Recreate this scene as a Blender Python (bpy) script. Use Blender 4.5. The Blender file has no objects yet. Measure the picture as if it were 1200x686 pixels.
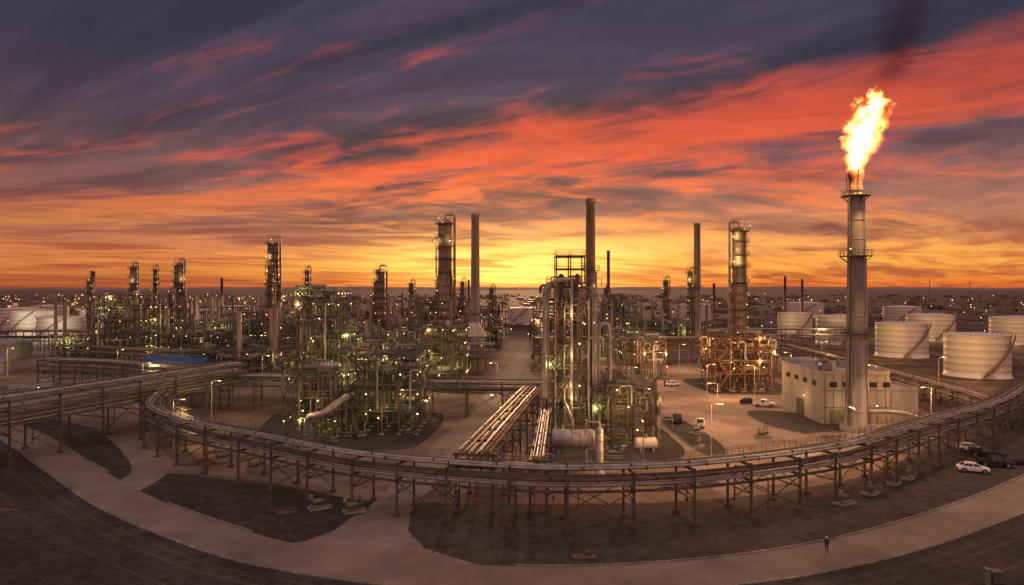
import bpy, math, random
from mathutils import Vector, Matrix
random.seed(7)
R=random.Random(11)
sc=bpy.context.scene
def lin(c):
    return tuple(((v/255)/12.92 if v/255<=0.04045 else ((v/255+0.055)/1.055)**2.4) for v in c)+(1.0,)
# ------------------------------------------------------------ materials
def mat(name,col,rough=0.6,metal=0.0,var=0.35,scale=0.6,bump=0.0,bscale=8.0,spec=0.4,streak=False,stain=None):
    m=bpy.data.materials.new(name); m.use_nodes=True
    nt=m.node_tree; b=nt.nodes['Principled BSDF']; L=nt.links.new
    tc=nt.nodes.new('ShaderNodeTexCoord')
    mp=nt.nodes.new('ShaderNodeMapping')
    if streak: mp.inputs['Scale'].default_value=(1,1,0.12)
    L(tc.outputs['Object'],mp.inputs[0])
    n=nt.nodes.new('ShaderNodeTexNoise'); n.inputs['Scale'].default_value=scale; n.inputs['Detail'].default_value=4; n.inputs['Roughness'].default_value=0.65
    L(mp.outputs[0],n.inputs['Vector'])
    r=nt.nodes.new('ShaderNodeValToRGB')
    lo=tuple(c*(1-var) for c in col); hi=tuple(min(1,c*(1+var)) for c in col)
    if stain: lo=stain
    r.color_ramp.elements[0].color=(*lo,1); r.color_ramp.elements[0].position=0.32
    r.color_ramp.elements[1].color=(*hi,1); r.color_ramp.elements[1].position=0.68
    L(n.outputs['Fac'],r.inputs[0]); L(r.outputs[0],b.inputs['Base Color'])
    b.inputs['Roughness'].default_value=rough; b.inputs['Metallic'].default_value=metal
    b.inputs['Specular IOR Level'].default_value=spec
    if bump>0:
        n2=nt.nodes.new('ShaderNodeTexNoise'); n2.inputs['Scale'].default_value=bscale; n2.inputs['Detail'].default_value=3
        L(tc.outputs['Object'],n2.inputs['Vector'])
        bp=nt.nodes.new('ShaderNodeBump'); bp.inputs['Strength'].default_value=bump; bp.inputs['Distance'].default_value=0.1
        L(n2.outputs['Fac'],bp.inputs['Height']); L(bp.outputs[0],b.inputs['Normal'])
    return m
def emis(name,col,st):
    m=bpy.data.materials.new(name); m.use_nodes=True
    nt=m.node_tree; b=nt.nodes['Principled BSDF']
    b.inputs['Base Color'].default_value=(*col,1)
    b.inputs['Emission Color'].default_value=(*col,1); b.inputs['Emission Strength'].default_value=st
    m.cycles.emission_sampling='NONE'
    return m
MATS=[]; MI={}
def reg(k,m): MI[k]=len(MATS); MATS.append(m)
reg('steel',mat('painted_steel',(0.095,0.09,0.09),0.55,0.2,0.4,0.7,stain=(0.06,0.048,0.042)))
reg('galv',mat('galvanised_pipe',(0.30,0.285,0.28),0.40,0.4,0.35,0.5))
reg('rust',mat('rusty_steel',(0.18,0.09,0.055),0.75,0.2,0.5,0.9))
reg('dark',mat('dark_grating',(0.045,0.045,0.045),0.7,0.3,0.4,1.0))
reg('conc',mat('weathered_concrete',(0.25,0.225,0.205),0.85,0,0.4,0.35,0.2,5,streak=True))
reg('white',mat('tank_paint',(0.72,0.65,0.57),0.5,0,0.12,0.12,streak=True))
reg('alu',mat('insulation_cladding',(0.38,0.36,0.345),0.42,0.35,0.3,0.8,streak=True))
reg('brown',mat('column_shell',(0.19,0.145,0.115),0.5,0.3,0.5,0.4,streak=True))
reg('green',mat('green_grey_paint',(0.15,0.16,0.11),0.55,0.2,0.4,0.8))
reg('blue',mat('blue_sheet',(0.03,0.08,0.24),0.5,0.1,0.3,0.8))
reg('glass',mat('dark_glass',(0.02,0.025,0.03),0.08,0,0.2,1.0,spec=0.8))
reg('rubber',mat('rubber',(0.02,0.02,0.02),0.85,0,0.3,2))
reg('carw',mat('white_car_paint',(0.75,0.74,0.72),0.3,0,0.05,1))
reg('card',mat('dark_car_paint',(0.03,0.032,0.04),0.25,0,0.2,1))
reg('LW',emis('lamp_warm',(1.0,0.60,0.17),11))
reg('LG',emis('lamp_green',(0.86,0.86,0.22),8))
reg('LC',emis('lamp_cool',(1.0,0.82,0.45),11))
reg('LO',emis('lamp_sodium',(1.0,0.40,0.10),9))
reg('LB',emis('lamp_blue',(0.12,0.22,1.0),6))
reg('red',mat('red_paint',(0.45,0.05,0.03),0.5,0,0.3,1))
reg('wall',mat('panel_wall',(0.29,0.27,0.255),0.75,0,0.25,0.25,streak=True))
reg('skin',mat('skin',(0.45,0.28,0.2),0.6,0,0.1,3))
reg('earth',mat('berm_earth',(0.11,0.07,0.052),0.95,0,0.4,0.3,0.5,2))
reg('ridge',mat('hazed_distant_ridge',(0.20,0.13,0.12),0.95,0,0.2,0.001))  # base colour lightened to mauve-brown to stand in for horizon haze
# ------------------------------------------------------------ mesh builder
class MB:
    def __init__(s): s.v=[];s.f=[];s.m=[];s.s=[]
    def add(s,vs,fs,k,smooth=False):
        o=len(s.v); s.v.extend(vs); mi=MI[k]
        for f in fs: s.f.append(tuple(i+o for i in f)); s.m.append(mi); s.s.append(smooth)
    def box(s,c,d,k,rz=0.0):
        cx,cy,cz=c; hx,hy,hz=d[0]/2,d[1]/2,d[2]/2; ca,sa=math.cos(rz),math.sin(rz)
        vs=[(cx+x*ca-y*sa,cy+x*sa+y*ca,cz+z) for z in(-hz,hz) for x,y in((-hx,-hy),(hx,-hy),(hx,hy),(-hx,hy))]
        s.add(vs,[(3,2,1,0),(4,5,6,7),(0,1,5,4),(1,2,6,5),(2,3,7,6),(3,0,4,7)],k)
    def beam(s,a,b,w,k,h=None):
        h=h or w
        ax,ay,az=a;bx,by,bz=b
        t=Vector((bx-ax,by-ay,bz-az)); 
        if t.length<1e-5:return
        t.normalize(); up=Vector((0,0,1)) if abs(t.z)<.95 else Vector((1,0,0))
        r=t.cross(up).normalized(); u=r.cross(t)
        r=r*(w/2);u=u*(h/2)
        A=Vector(a);B=Vector(b)
        vs=[tuple(p+q) for p in(A,B) for q in(-r-u,r-u,r+u,-r+u)]
        s.add(vs,[(3,2,1,0),(4,5,6,7),(0,1,5,4),(1,2,6,5),(2,3,7,6),(3,0,4,7)],k)
    def tube(s,pts,r,k,n=7,r2=None,smooth=True):
        P=[Vector(p) for p in pts]; N=len(P)
        if N<2:return
        T=[]
        for i in range(N):
            t=(P[min(i+1,N-1)]-P[max(i-1,0)])
            if t.length<1e-6:t=Vector((0,0,1))
            T.append(t.normalized())
        ref=Vector((0,0,1)) if abs(T[0].z)<.9 else Vector((1,0,0))
        u=T[0].cross(ref).normalized()
        vs=[]
        for i in range(N):
            u=(u-T[i]*u.dot(T[i])); 
            if u.length<1e-5: u=T[i].orthogonal()
            u.normalize(); w=T[i].cross(u)
            rr=r if r2 is None else r+(r2-r)*i/(N-1)
            for j in range(n):
                a=2*math.pi*j/n
                vs.append(tuple(P[i]+(u*math.cos(a)+w*math.sin(a))*rr))
        fs=[(i*n+j,i*n+(j+1)%n,(i+1)*n+(j+1)%n,(i+1)*n+j) for i in range(N-1) for j in range(n)]
        s.add(vs,fs,k,smooth)
        s.add([vs[j] for j in range(n)],[tuple(range(n))[::-1]],k)
        s.add([vs[(N-1)*n+j] for j in range(n)],[tuple(range(n))],k)
    def lathe(s,c,prof,k,n=24,smooth=True):
        cx,cy,cz=c; vs=[]
        for r,z in prof:
            for j in range(n):
                a=2*math.pi*j/n; vs.append((cx+r*math.cos(a),cy+r*math.sin(a),cz+z))
        fs=[(i*n+j,i*n+(j+1)%n,(i+1)*n+(j+1)%n,(i+1)*n+j) for i in range(len(prof)-1) for j in range(n)]
        s.add(vs,fs,k,smooth)
    def lamp(s,p,r=0.22,k=None):
        k=k or R.choice(['LW','LW','LG','LG','LC'])
        x,y,z=p
        s.add([(x+r,y,z),(x-r,y,z),(x,y+r,z),(x,y-r,z),(x,y,z+r),(x,y,z-r)],
              [(0,2,4),(2,1,4),(1,3,4),(3,0,4),(2,0,5),(1,2,5),(3,1,5),(0,3,5)],k)
    def mesh(s,name):
        me=bpy.data.meshes.new(name); me.from_pydata(s.v,[],s.f)
        me.polygons.foreach_set('material_index',s.m); me.polygons.foreach_set('use_smooth',s.s)
        for m in MATS: me.materials.append(m)
        me.update(); return me
    def obj(s,name,loc=(0,0,0),rz=0,parent=None):
        return inst(name,s.mesh(name),loc,rz,parent)
def inst(name,me,loc=(0,0,0),rz=0,parent=None):
    o=bpy.data.objects.new(name,me); o.location=loc; o.rotation_euler=(0,0,rz)
    sc.collection.objects.link(o)
    if parent: o.parent=parent
    return o
def plight(loc,col,p,parent=None,r=0.35):
    l=bpy.data.lights.new('point_light','POINT'); l.energy=p; l.color=col; l.shadow_soft_size=r
    o=bpy.data.objects.new('point_light',l); sc.collection.objects.link(o); o.location=loc
    if parent: 
        o.parent=parent; o.matrix_parent_inverse=(Matrix.Translation(parent.location)@Matrix.Rotation(parent.rotation_euler[2],4,'Z')).inverted()
    return o
WARM=(1,0.60,0.22); GRN=(0.92,0.86,0.26); SOD=(1,0.47,0.18); COOL=(1,0.86,0.64)
def rnd(pts,r=0.8,k=4):
    P=[Vector(p) for p in pts]; out=[tuple(P[0])]
    for i in range(1,len(P)-1):
        a=P[i-1]-P[i]; b=P[i+1]-P[i]; q=min(r,a.length*.45,b.length*.45)
        A=P[i]+a.normalized()*q; B=P[i]+b.normalized()*q
        for j in range(k+1):
            t=j/k; out.append(tuple(A*(1-t)**2+P[i]*2*t*(1-t)+B*t*t))
    out.append(tuple(P[-1])); return out
def catmull(pts,step=2.0):
    P=[Vector((p[0],p[1],0)) for p in pts]; P=[P[0]*2-P[1]]+P+[P[-1]*2-P[-2]]; out=[]
    for i in range(1,len(P)-2):
        n=max(1,int((P[i+1]-P[i]).length/step))
        for j in range(n):
            t=j/n;a,b,c,d=P[i-1:i+3]
            out.append(0.5*((2*b)+(c-a)*t+(2*a-5*b+4*c-d)*t*t+(3*b-a-3*c+d)*t**3))
    out.append(P[-2]); return out
def normals(C):
    N=[]
    for i in range(len(C)):
        t=(C[min(i+1,len(C)-1)]-C[max(i-1,0)]).normalized(); N.append(Vector((-t.y,t.x,0)))
    return N
# ------------------------------------------------------------ ground
def gmat(name,c1,c2,s1,rough=0.9,bump=0.6,bs=3.0,joints=None,blo=.55,bhi=1.25,jm=.7,flo=.62,fhi=1.35):
    m=bpy.data.materials.new(name); m.use_nodes=True; nt=m.node_tree; L=nt.links.new; b=nt.nodes['Principled BSDF']
    tc=nt.nodes.new('ShaderNodeTexCoord')
    def noise(sca,det=5,dist=0):
        n=nt.nodes.new('ShaderNodeTexNoise'); n.inputs['Scale'].default_value=sca; n.inputs['Detail'].default_value=det; n.inputs['Roughness'].default_value=.65; n.inputs['Distortion'].default_value=dist
        L(tc.outputs['Object'],n.inputs['Vector']); return n.outputs['Fac']
    r=nt.nodes.new('ShaderNodeValToRGB'); r.color_ramp.elements[0].color=(*c1,1); r.color_ramp.elements[1].color=(*c2,1)
    r.color_ramp.elements[0].position=.35; r.color_ramp.elements[1].position=.65
    L(noise(s1),r.inputs[0]); col=r.outputs[0]
    def mul(col,fac,lo,hi,p0=.35,p1=.65):
        rr=nt.nodes.new('ShaderNodeValToRGB'); rr.color_ramp.elements[0].color=(lo,lo,lo,1); rr.color_ramp.elements[1].color=(hi,hi,hi,1)
        rr.color_ramp.elements[0].position=p0; rr.color_ramp.elements[1].position=p1
        L(fac,rr.inputs[0]); mx=nt.nodes.new('ShaderNodeMix'); mx.data_type='RGBA'; mx.blend_type='MULTIPLY'; mx.inputs[0].default_value=1
        L(col,mx.inputs[6]); L(rr.outputs[0],mx.inputs[7]); return mx.outputs[2]
    col=mul(col,noise(0.05,5,1.0),blo,bhi)
    fine=noise(bs,3)
    col=mul(col,fine,flo,fhi)
    if joints:
        br=nt.nodes.new('ShaderNodeTexBrick'); br.inputs['Scale'].default_value=1; br.inputs['Brick Width'].default_value=joints; br.inputs['Row Height'].default_value=joints
        br.offset=0; br.inputs['Mortar Size'].default_value=.04; br.inputs['Color1'].default_value=(.9,.9,.9,1); br.inputs['Color2'].default_value=(1.05,1.05,1.05,1); br.inputs['Mortar'].default_value=(jm,jm,jm,1)
        L(tc.outputs['Object'],br.inputs['Vector'])
        mx=nt.nodes.new('ShaderNodeMix'); mx.data_type='RGBA'; mx.blend_type='MULTIPLY'; mx.inputs[0].default_value=1
        L(col,mx.inputs[6]); L(br.outputs['Color'],mx.inputs[7]); col=mx.outputs[2]
    L(col,b.inputs['Base Color']); b.inputs['Roughness'].default_value=rough; b.inputs['Specular IOR Level'].default_value=.25
    bp=nt.nodes.new('ShaderNodeBump'); bp.inputs['Strength'].default_value=bump; bp.inputs['Distance'].default_value=.15
    L(fine,bp.inputs['Height']); L(bp.outputs[0],b.inputs['Normal'])
    return m
M_gravel=gmat('dark_gravel',(.030,.027,.028),(.070,.061,.061),0.6,bump=1.0,bs=4.5,flo=.5,fhi=1.5)
M_soil=gmat('far_soil',(.03,.02,.018),(.085,.055,.045),0.01,bs=.2)
M_road=gmat('road_concrete',(.17,.138,.118),(.25,.205,.178),0.12,bump=.06,bs=5,blo=.74,bhi=1.12,flo=.9,fhi=1.08)
M_pad=gmat('apron_concrete',(.10,.074,.06),(.22,.16,.128),0.09,bump=.08,bs=4,joints=7.5,blo=.55,bhi=1.3,jm=.8,flo=.88,fhi=1.1)
M_yard=gmat('yard_concrete',(.22,.165,.135),(.34,.262,.215),0.1,bump=.06,bs=4,joints=6,blo=.7,bhi=1.15,jm=.86,flo=.9,fhi=1.08)
M_kerb=gmat('kerb_concrete',(.16,.15,.14),(.26,.24,.22),1,bump=.1)
M_dust=gmat('track_dust',(.05,.042,.04),(.085,.072,.066),.5,bs=3)
def sheet(name,pts,z,m):
    me=bpy.data.meshes.new(name); me.from_pydata([(p[0],p[1],z) for p in pts],[],[tuple(range(len(pts)))])
    me.materials.append(m); o=inst(name,me); return o
def strip(name,C,w,z,m):
    N=normals(C); vs=[]
    for c,n in zip(C,N):
        for q in(-w/2,w/2): p=c+n*q; vs.append((p.x,p.y,z))
    fs=[(2*i,2*i+1,2*i+3,2*i+2) for i in range(len(C)-1)]
    me=bpy.data.meshes.new(name); me.from_pydata(vs,[],fs); me.materials.append(m); return inst(name,me)
def kerb(name,C,parent=None):
    N=normals(C); vs=[]
    for c,n in zip(C,N):
        for q,z in((-.15,0),(-.15,.13),(.15,.13),(.15,0)):
            p=c+n*q; vs.append((p.x,p.y,z))
    fs=[(4*i+j,4*i+j+1,4*i+5+j,4*i+4+j) for i in range(len(C)-1) for j in range(3)]
    me=bpy.data.meshes.new(name); me.from_pydata(vs,[],fs); me.materials.append(M_kerb); return inst(name,me,parent=parent)
vs=[(-12000,-600,0),(12000,-600,0),(12000,16000,0),(-12000,16000,0),(-420,-600,0),(420,-600,0),(420,480,0),(-420,480,0)]
fs=[(4,5,6,7),(0,4,7,3),(5,1,2,6),(7,6,2,3)]
me=bpy.data.meshes.new('ground'); me.from_pydata(vs,[],fs); me.materials.append(M_gravel); me.materials.append(M_soil)
me.polygons.foreach_set('material_index',[0,1,1,1]); inst('ground',me)
pad=[(-66,124),(-60,112),(-46,107),(-30,101),(-21,96),(-12,95),(0,94.5),(20,95),(38,99),(55,108),(72,122),(97,150),(108,200),(118,300),(150,470),(-330,470),(-290,300),(-190,205),(-110,160),(-84,142)]
sheet('concrete_apron',pad,0.008,M_pad)
road=catmull([(-260,250),(-170,190),(-135,164),(-102,140),(-74,114),(-53.4,95),(-35.5,82),(-24.5,76),(-8.8,71.3),(4.3,70),(17.7,71.3),(33,75.5),(50.5,84),(74.7,99.6),(100,120),(140,160),(220,240)],2)
strip('perimeter_road',road,6.6,0.02,M_road)
br=catmull([(-18.5,75),(-17.5,84),(-15.8,98),(-12.5,125),(-7,165),(1,250),(10,380),(22,600)],3)
strip('plant_road',br,6.2,0.024,M_road)
sheet('road_junction',[(-28,78.8),(-24.5,80.6),(-22,84),(-20.6,90),(-13.4,90),(-12.8,84),(-10,78.4),(-4,74),(-10,73),(-24,77)],0.028,M_road)
lp=catmull([(-58,99),(-58,106),(-60,114),(-70,128),(-80,140)],2)
strip('service_road',lp,6.0,0.016,M_road)
lp2=catmull([(-60,112),(-50,112),(-36,107),(-22,99),(-15,97)],2)
strip('service_road',lp2,4.6,0.012,M_road)
sheet('loading_yard',[(30,101),(44,105),(54,112),(61,128),(62,138),(76,139),(92,152),(90,182),(84,190),(84,240),(66,262),(34,262),(31,225),(30,150)],0.016,M_yard)
N=normals(road)
kerb('kerb',[c+n*3.45 for c,n in zip(road,N) if c.x<-66])
kerb('kerb',[c+n*3.45 for c,n in zip(road,N) if -50<c.x<-32])
kerb('kerb',[c+n*3.45 for c,n in zip(road,N) if c.x>0])
kerb('kerb',[c-n*3.45 for c,n in zip(road,N)])
def bed(pts,rounded=True):
    C=catmull(pts+[pts[0]],1.5)
    o=sheet('gravel_bed',[(c.x,c.y) for c in C[:-1]],0.032,M_gravel)
    kerb('bed_kerb',C,parent=o)
bed([(60,140),(72,143),(74,152),(67,163),(58,166),(55,158),(56,147)])
bed([(-50,128),(-30,126),(-18,128),(-16,160),(-30,168),(-55,165)])
bed([(4,118),(28,118),(32,135),(28,150),(4,150)])
bed([(-30,196),(-12,196),(-12,225),(-32,225)])
bed([(56,192),(80,192),(82,222),(56,222)])
bed([(34,122),(38,122),(40,131),(39,150),(36,158),(33,150)])
sheet('tank_farm_ground',[(112,180),(170,180),(420,420),(420,470),(160,470),(122,300)],0.012,gmat('tank_soil',(.08,.05,.04),(.17,.11,.085),.08))
for off in(-5.4,-7.2,-11):
    strip('wheel_track',[c+n*off for c,n in zip(road,N) if -80<c.x<90],.5,0.006,M_dust)
# ------------------------------------------------------------ pipe racks
def rack(name,pts,w,zs,np,bent=7.0,leg='steel',kinds=('galv','steel','alu','brown','galv'),walk=True,rmin=.09,rmax=.24,seed=1,lights=0,brace=True,lampk=None,gap=.2):
    rg=random.Random(seed); mb=MB(); C=catmull(pts,2.0); N=normals(C)
    top=zs[-1]
    for z in zs:
        for q in(-w/2,w/2):
            for i in range(len(C)-1):
                a=C[i]+N[i]*q; b=C[i+1]+N[i+1]*q
                mb.beam((a.x,a.y,z-.28),(b.x,b.y,z-.28),.16,leg,.34)
    acc=0
    idx=[0]
    for i in range(1,len(C)):
        acc+=(C[i]-C[i-1]).length
        if acc>=bent: idx.append(i); acc=0
    for e,i in enumerate(idx):
        for q in(-w/2,w/2):
            p=C[i]+N[i]*q
            mb.beam((p.x,p.y,.3),(p.x,p.y,top+ (.1)),.3,leg)
            mb.box((p.x,p.y,.2),(.8,.8,.42),'earth')
            if e and brace and e%3==0:
                p2=C[idx[e-1]]+N[idx[e-1]]*q
                mb.beam((p.x,p.y,.6),(p2.x,p2.y,zs[0]-.4),.12,leg)
                mb.beam((p2.x,p2.y,.6),(p.x,p.y,zs[0]-.4),.12,leg)
        a=C[i]-N[i]*(w/2+.5); b=C[i]+N[i]*(w/2+.5)
        for z in zs: mb.beam((a.x,a.y,z-.2),(b.x,b.y,z-.2),.2,leg,.3)
        a=C[i]-N[i]*(w/2); b=C[i]+N[i]*(w/2)
        mb.beam((a.x,a.y,zs[0]-1.9),(b.x,b.y,zs[0]-1.9),.16,leg)
        mb.beam((a.x,a.y,zs[0]-1.9),(b.x,b.y,zs[0]-.3),.1,leg)
    for li,z in enumerate(zs):
        q=-w/2+.3
        while q<w/2-.2-(.9 if (walk and li==len(zs)-1) else 0):
            r=rg.uniform(rmin,rmax); 
            if rg.random()<.25: r*=.5
            q+=r
            if rg.random()<.9:
                k=rg.choice(kinds); hz=rg.choice([0,0,.12,.25])
                mb.tube([tuple((c+nn*q)+Vector((0,0,z+r+hz))) for c,nn in zip(C,N)],r,k,8)
                if r>.14:
                    for i in range(rg.randrange(4),len(C)-1,rg.choice([4,5,7])):
                        c=C[i]+N[i]*q; d=(C[i+1]+N[i+1]*q-c).normalized()*.1
                        mb.tube([(c.x-d.x,c.y-d.y,z+r+hz),(c.x+d.x,c.y+d.y,z+r+hz)],r*1.32,'dark',8)
            q+=r+rg.uniform(.05,gap)
    if walk:
        q0=w/2-.9
        for i in range(len(C)-1):
            a=C[i]+N[i]*(q0+.4); b=C[i+1]+N[i+1]*(q0+.4)
            mb.beam((a.x,a.y,top+.1),(b.x,b.y,top+.1),.8,'dark',.05)
            for qq in(q0,q0+.85):
                for hh in(.6,1.1):
                    a=C[i]+N[i]*qq; b=C[i+1]+N[i+1]*qq
                    mb.beam((a.x,a.y,top+hh),(b.x,b.y,top+hh),.05,leg)
                mb.beam((a.x,a.y,top),(a.x,a.y,top+1.1),.05,leg)
    for _ in range(len(idx)//2):
        i=rg.choice(idx[:-1])+1; i=min(i,len(C)-1); sgn=rg.choice([-1,1]); a=C[i]+N[i]*sgn*(w/2-.4); b=C[i]+N[i]*sgn*(w/2+.9); r=rg.uniform(.06,.13)
        mb.tube(rnd([(a.x,a.y,zs[0]+.3),(b.x,b.y,zs[0]+.3),(b.x,b.y,.3)],.4),r,rg.choice(['galv','steel','rust']),7)
        mb.lathe((b.x,b.y,1.2),[(r,0),(r*2.2,.05),(r*2.2,.3),(r,.35)],'red' if rg.random()<.3 else 'dark',8)
    lp=[]
    for e,i in enumerate(idx):
        if lights and e%lights==0:
            c=C[i]+N[i]*(w/2); mb.lamp((c.x,c.y,zs[0]-.9),.14,lampk); lp.append((c.x,c.y,zs[0]-1.2))
    o=mb.obj(name)
    return o,lp
front=[(-77,152),(-69,132),(-55,117),(-39,106),(-20.5,94),(0,87.5),(13,87),(27,90),(48,99.5),(72,118),(98,138),(120,160),(160,200)]
o,l=rack('pipe_rack',front,4.8,[5.0,7.0],8,bent=6.6,seed=3,lights=3,rmin=.1,rmax=.25,gap=.3)
for p in l[::2]: plight(p,WARM,260,o)
o,l=rack('pipe_rack',[(-135,62),(-108,92),(-92,112),(-82,138),(-72,167),(-70,172)],9,[6.8,9.0,10.8],10,bent=8,seed=5,lights=2,gap=.45)
for p in l[1:6:2]: plight(p,WARM,300,o)
rack('pipe_rack',[(-72,171),(-50,168),(-46,168),(-36,180),(-30,196)],4,[6,8],6,seed=8,lights=2)
rack('pipe_rack',[(-5,91),(4.5,149)],5,[6.2,7.9],7,seed=9,kinds=('rust','galv','brown','alu','rust'),lights=3,walk=False)
rack('pipe_rack',[(3.5,91),(6.2,126)],2.2,[7.0],5,seed=10,walk=False,kinds=('galv','alu'))
rack('pipe_rack',[(-27,160),(8,158)],3.6,[6,8],6,seed=12,lights=2)
o,l=rack('pipe_rack',[(38,270),(92,268)],6,[6,8.2,10.2],8,seed=13,lights=1,kinds=('rust','galv','brown'),leg='rust')
for p in l[1::3]: plight((p[0],p[1]-4,4),SOD,1200,o)
rack('pipe_rack',[(119,296),(114,220),(108,160),(104,146)],5,[3.5,5.0],7,seed=14,lights=2,kinds=('rust','galv','brown'))
rack('pipe_rack',[(-60,240),(-6,238)],5,[6,8,10],7,seed=15,lights=1)
rack('pipe_rack',[(-170,262),(-120,240),(-62,236)],5,[6,8],7,seed=16,lights=1)
rack('pipe_rack',[(16,300),(14,420)],6,[6,8,10],6,seed=17,lights=2)
rack('pipe_rack',[(-250,330),(-40,330)],6,[6,9],6,seed=18,lights=1)
rack('pipe_rack',[(25,350),(170,345)],6,[6,9],6,seed=19,lights=1)
rack('pipe_rack',[(-140,205),(-112,196),(-84,178),(-76,170)],5,[5,7,8.5],6,seed=20,lights=1)
# ------------------------------------------------------------ process units
def platform_rail(mb,x0,y0,x1,y1,z,k='steel',t=.05):
    for a,b in(((x0,y0),(x1,y0)),((x1,y0),(x1,y1)),((x1,y1),(x0,y1)),((x0,y1),(x0,y0))):
        for h in(.55,1.1): mb.beam((*a,z+h),(*b,z+h),t,k)
        L=math.hypot(b[0]-a[0],b[1]-a[1]); n=max(1,int(L/2))
        for i in range(n): 
            x=a[0]+(b[0]-a[0])*i/n; y=a[1]+(b[1]-a[1])*i/n
            mb.beam((x,y,z),(x,y,z+1.1),t,k)
def stair(mb,a,b,w,k='steel'):
    mb.beam((a[0],a[1]-w/2,a[2]),(b[0],b[1]-w/2,b[2]),.08,k,.25)
    mb.beam((a[0],a[1]+w/2,a[2]),(b[0],b[1]+w/2,b[2]),.08,k,.25)
    mb.beam((a[0],a[1]-w/2,a[2]+1),(b[0],b[1]-w/2,b[2]+1),.05,k)
    n=int(abs(b[2]-a[2])/.3)
    for i in range(n):
        t=i/n; mb.box((a[0]+(b[0]-a[0])*t,a[1],a[2]+(b[2]-a[2])*t),(.28,w,.04),'dark')
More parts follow.
